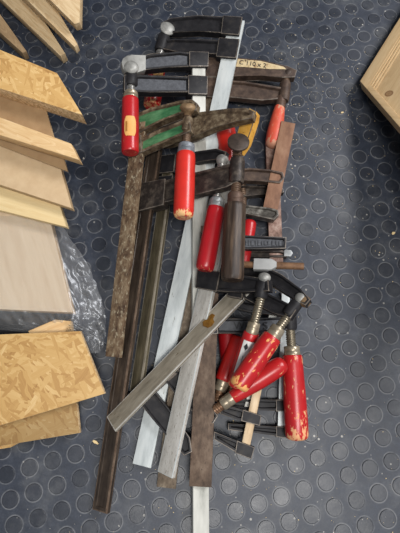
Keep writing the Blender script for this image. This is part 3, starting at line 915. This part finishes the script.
# K9: clamp with lettered arm and the handle at far right
p = Plane((204, 320, .0345), (201, 487, .0195), (291, 326, .036))
r = clamp('clamp with flat brown bar ending low in the middle and rightmost red handle', p,
          dict(A=(211, 226), B=(200.3, 487), w=21, mat='brown_rust', t=.009),
          fixed=[([(222, 234), (250, 235.5), (286.5, 237), (286, 248.5), (250, 249), (222, 249)], 1, rec(.002, .0025)),
                 ([(200, 232), (224, 233), (223, 250), (199, 250)], 1.3, None)],
          arm=[([(216, 318), (250, 318.5), (282, 317), (291, 316), (292, 329), (282, 331), (250, 333.5), (216, 333.5)], 1, rec(.002, .0028)),
               ([(196, 317), (218, 317.5), (218, 334), (195, 334)], 1.25, None)],
          extra='charcoal_iron',
          boss=((289.5, 310), (290.5, 330), 6.8), sp=((290, 325), (292, 352), 5.0, 'thread_brass'),
          fer=((291.8, 346), (292.6, 357), 8.2, 'ferrule_brass'),
          han=((292.5, 355), (297.5, 440), 11.6, (srgb(180, 28, 32), srgb(216, 158, 112), .11, .34), BARREL and [(0, 0), (0, .80), (.02, .86), (.1, .88), (.35, .93), (.6, .98), (.8, 1.0), (.93, .98), (.97, .92), (.99, .8), (1.0, .6), (1.0, 0)]))
text(r['root'], p, 'WI', (233.5, 326), (260, 326), 11, .0046, 'ink', .0012)
text(r['root'], p, 'S', (263, 326), (280, 326), 11, .0046, 'ink', .0012)
# cast relief on the upper jaw, too worn to read
def relief(root, pl):
    bm = bmesh.new()
    c0 = pl.P(245, 243, .005); fr = frame(c0, pl.P(280, 243, .005) - c0, pl.n); inv = fr.inverted()
    rnd = random.Random(3)
    x = 245.5
    while x < 283:
        w = rnd.uniform(1.6, 3.2)
        if not 264 < x < 267.5:
            y0, y1 = 240.3 + rnd.uniform(-.2, .9), 245.6 + rnd.uniform(-.9, .3)
            q = [(x, y0), (x + w * .8, y0 + rnd.uniform(-.3, .5)), (x + w, y1), (x + rnd.uniform(-.2, .6), y1)]
            prism(bm, [inv @ pl.P(*s_, .005) for s_ in q], Vector((0, 0, 1)), .0016, None, .0004)
        x += w + .9
    link('cast_relief', finish(bm, 'cast_relief'), 'charcoal_iron', root, fr)
relief(r['root'], p)

# K10: reddish rusty clamp upside down, right side
p = Plane((288, 122, .034), (268, 212, .030), (232, 175, .031))
r = clamp('upside down clamp with reddish rusty bar at the right side, red handle poking up', p,
          dict(A=(288.5, 122), B=(269, 216), w=14.5, mat='red_rust', t=.009),
          arm=[([(232, 169), (250, 168), (270, 169.5), (283, 172), (284.5, 178), (280, 183), (262, 181), (240, 180), (232, 179)], 1, rec(.0024, .004))],
          fixed=[([(238, 204), (252, 206), (270, 208), (278, 210), (279, 215), (274, 220), (256, 216), (238, 212)], 1.15, rec(.0024, .002))],
          arm_mat='rust_iron', jaw_mat='shiny_iron',
          boss=((231, 168), (229.5, 182), 5.6, 'rust_iron'), sp=((228.5, 158), (231, 200), 3.8, 'thread_rust'),
          han=((229.5, 163), (225, 124), 10, (ORED, WOODC, .05, .06), BARREL))

# K11: pinkish rusty clamp underneath it
p = Plane((273, 150, .0125), (276, 240, .0125), (245, 192, .0125))
r = rk = clamp('low clamp with flaking pinkish bar beneath the reddish rusty one', p,
          dict(A=(272, 141.5), B=(276.5, 262), w=13, mat='pink_rust', t=.009),
          arm=[([(238, 185), (262, 186), (283, 187.5), (284, 192.5), (262, 194), (238, 197)], 1, rec(.002, .004))],
          fixed=[([(238, 251), (250, 250.5), (280, 250), (287, 252), (287, 257), (262, 257), (250, 256), (238, 258)], 1, rec(.002, .003))],
          sp=((243, 180), (243.5, 216), 3.4, 'thread_rust'), jaw_mat='worn_iron')

jaw('jaw_tip', p, [([(284, 249.5), (291, 250), (293, 253), (291, 256.5), (284, 256)], 1.1, None)], 'ferrule_zinc', rk['root'], .012, .002, edge='ferrule_zinc')[0]['label'] = 'bright jaw tip'
# K12: clamp lying crosswise near the lower middle
p = Plane((170, 372, .021), (150, 398, .019), (212, 415, .024))
r = clamp('crosswise clamp with plump red handle low down, black arms under the bars', p,
          dict(A=(190, 353), B=(139, 398), w=14, mat='dark_rust'),
          arm=[([(168, 364), (178, 371), (194, 395), (212, 408), (218, 416), (213, 424), (204, 420), (182, 404), (166, 382), (160, 374)], .85, rec(.002, .004))],
          fixed=[([(146, 384), (157, 394), (176, 418), (190, 438), (192, 452), (184, 456), (170, 440), (153, 420), (139, 403)], .85, rec(.002, .004))],
          sp=((215, 410, .008), (230, 399.5, .013), 5.0, 'thread_copper'),
          fer=((222, 405, .012), (233, 397, .013), 6.6, 'ferrule_brass'),
          han=((231.5, 398, .013), (285.5, 362, .014), 9.8, (srgb(176, 30, 32), srgb(216, 158, 110), .04, .16), BARREL), jaw_mat='black_iron')

# K13: tan barred clamp
p = Plane((262, 372, .021), (246, 445, .021), (215, 412, .021))
r = clamp('low clamp with tan bar and two slotted black jaws, red handle half buried', p,
          dict(A=(264.5, 356), B=(245.5, 447), w=8.5, mat='tan_steel'),
          arm=[([(221, 404), (240, 409), (261, 416), (260, 425), (238, 420), (220, 414)], .85, rec(.0026, .004)),
               ([(243, 409.5), (261.5, 415.5), (260, 426), (241, 421)], 1.0, None)],
          fixed=[([(214, 431.5), (232, 439), (254.5, 448), (251.5, 459), (240, 455), (214, 439.5)], .85, rec(.0026, .004)),
                 ([(237, 440.5), (255, 447.5), (251.5, 459.5), (235, 453)], 1.0, None)],
          sp=((217.3, 402), (222.5, 382), 4.8, 'thread_copper'), fer=((219.5, 391), (224, 379), 6.6, 'ferrule_brass'),
          han=((223.4, 381), (240, 337), 9.2, (srgb(190, 34, 30), WOODC, .1, .08), BLUNT), jaw_mat='black_iron')

# K14: silver barred clamp with its jaws next to the rightmost handle
p = Plane((286, 330, .0075), (283, 437, .0075), (225, 400, .0085))
r = clamp('low clamp with silver bar beside the rightmost handle, dark red handle deep in the heap', p,
          dict(A=(286, 290), B=(282, 437), w=8.5, mat='galvanised'),
          arm=[([(226, 399), (262, 399.5), (286.5, 400), (286.5, 411), (262, 410.5), (226, 408)], .95, rec(.0026, .004)),
               ([(276, 399.5), (287.5, 400), (287.5, 411.5), (276, 411.5)], 1.1, None)],
          fixed=[([(228, 423), (256, 425.5), (287.5, 427), (288, 438), (262, 434), (228, 430)], .95, rec(.0026, .003)),
                 ([(276, 426), (288.5, 427), (288.5, 438.5), (276, 437)], 1.1, None)],
          sp=((231, 405, .002), (230, 374, .002), 3.6, 'thread_copper'),
          han=((230, 374, .003), (226, 324, .003), 8.6, (srgb(150, 18, 24), WOODC, .1, .05), BLUNT), jaw_mat='black_iron', thick=.0125)

# K15: buried clamp with only handle end and bits of bright bar showing
p = Plane((289, 254, .021), (250, 404, .009), (236, 290, .021))
r = clamp('mostly buried clamp, red handle end above the lettered jaw', p,
          dict(A=(274, 311), B=(247.5, 411), w=8, mat='zinc'),
          arm=[([(226, 296), (250, 302), (282, 308), (280, 316), (250, 312), (224, 306)], .9, rec(.002, .004))],
          sp=((230, 312), (241, 278), 4.0, 'thread_steel'),
          han=((239.5, 280), (250.5, 220.5), 6.8, (RED, WOODC, .05, .05), BLUNT), jaw_mat='black_iron', thick=.012)

# loose rusty rod with its plastic cap
def rod():
    A, B = at(238, 264.5, .070), at(304, 266.3, .094)
    mA, mB = at(254, 264.3, 0.0765), at(277.5, 265.4, .0845)
    root = empty('rusty_rod', (A.x, A.y, 0), 'rusty rod with light grey plastic cap lying over the black jaws', 'rod')
    R = 3.4 * mpp(A)
    L = (B - A).length
    round_part('rod', A, B, [(0, 0), (0, R * .9), (.02, R), (.5, R), (.98, R), (1, R * .9), (1, 0)], 'rod_rust', root)
    d = (B - A).normalized()
    C0, C1 = A + d * L * .25, A + d * L * .60
    bm = bmesh.new()
    fr = frame(C0, C1 - C0, Vector((0, 0, 1))); inv = fr.inverted()
    l = (C1 - C0).length; w = 5.8 * mpp(C0)
    pts = [Vector((0, -w, 0)), Vector((l * .78, -w, 0)), Vector((l, -w * .45, 0)), Vector((l, w * .45, 0)), Vector((l * .78, w, 0)), Vector((0, w, 0))]
    prism(bm, pts, Vector((0, 0, 1)), w * 1.7, None, .0022)
    link('plastic_cap', finish(bm, 'plastic_cap', 40), 'plastic_cap', root, fr)['label'] = 'light grey plastic cap'
rod()

# ------------------------------------------------------------------ crumbs of sawdust and chips
def crumbs():
    bm = bmesh.new()
    rnd = random.Random(11)
    def chip(P, s, flat=.35):
        a = rnd.uniform(0, math.pi)
        vs = []
        for k in range(5):
            b = a + 2 * math.pi * k / 5
            vs.append(Vector((P.x + s * rnd.uniform(.5, 1) * math.cos(b), P.y + s * rnd.uniform(.4, .9) * math.sin(b), .0009 + s * flat / 2)))
        prism(bm, vs, Vector((0, 0, 1)), s * flat, None, 0)
    for _ in range(750):
        px, py = rnd.uniform(60, 400), rnd.uniform(0, 533)
        if py > 150 and px < 110 and py < 440: continue
        if rnd.random() < .45: px, py = rnd.gauss(318, 34), rnd.gauss(105, 48)
        chip(at(px, py), rnd.choice((.0004, .0005, .0006, .0007, .0010)))
    me = finish(bm, 'crumbs')
    o = link('sawdust', me, 'ply', kind='stuff')
    tag(o, 'fine pale sawdust crumbs strewn over the rubber floor', 'sawdust')
crumbs()
def wood_chip(px, py, s, ang, lab, asp=.4):
    P = at(px, py)
    bm = bmesh.new()
    pts = [Vector((x * s, y * s * asp, 0)) for x, y in ((-1, -.6), (-.2, -1), (.9, -.5), (1, .4), (.1, 1), (-.8, .7))]
    prism(bm, pts, Vector((0, 0, 1)), s * .4, None, s * .06)
    fr = Matrix.Translation(P + Vector((0, 0, .0010 + s * .2))) @ Matrix.Rotation(ang, 4, 'Z')
    o = link('wood_chip', finish(bm, 'wood_chip'), 'ply', None, fr)
    tag(o, lab, 'wood chip', 'wood chips on the floor')
wood_chip(96, 442, .0050, -.5, 'pale wood splinter on the floor beside the dark brown bar')
wood_chip(393, 233.5, .0032, .5, 'white wood crumb on the floor near the right edge', .7)
wood_chip(342, 113, .0026, .2, 'tiny pale chip on the floor below the pine door corner', .6)

# ------------------------------------------------------------------ light
def area(name, loc, target, size, sy, power, col=(1, 1, 1)):
    l = bpy.data.lights.new(name, 'AREA')
    l.shape = 'RECTANGLE'; l.size = size; l.size_y = sy; l.energy = power; l.color = col
    o = bpy.data.objects.new(name, l)
    COL.objects.link(o)
    o.location = loc
    o.rotation_euler = (Vector(target) - Vector(loc)).to_track_quat('-Z', 'Y').to_euler()
    return o
area('ceiling_light_rear', (.38, -.60, 2.5), (0, .1, 0), 1.1, .5, 42, (1, .98, .95))
area('ceiling_light_front', (2.0, 1.3, 2.2), (0, .1, 0), 1.3, .6, 66, (.98, .98, 1))
w = bpy.data.worlds.new('world'); SC.world = w
w.use_nodes = True
wt = w.node_tree
wc = wt.nodes.new('ShaderNodeTexCoord')
ws = wt.nodes.new('ShaderNodeSeparateXYZ'); wt.links.new(wc.outputs['Generated'], ws.inputs[0])
wr = wt.nodes.new('ShaderNodeMapRange'); wt.links.new(ws.outputs[1], wr.inputs[0])
wr.inputs[1].default_value = -.6; wr.inputs[2].default_value = .7
wr.inputs[3].default_value = .28; wr.inputs[4].default_value = .09
wt.nodes['Background'].inputs[0].default_value = (.86, .92, 1.0, 1)
wt.links.new(wr.outputs[0], wt.nodes['Background'].inputs[1])

SC.view_settings.view_transform = 'Standard'
SC.view_settings.look = 'None'
SC.view_settings.gamma = 1
SC.view_settings.use_curve_mapping = False
SC.view_settings.exposure = 0.24
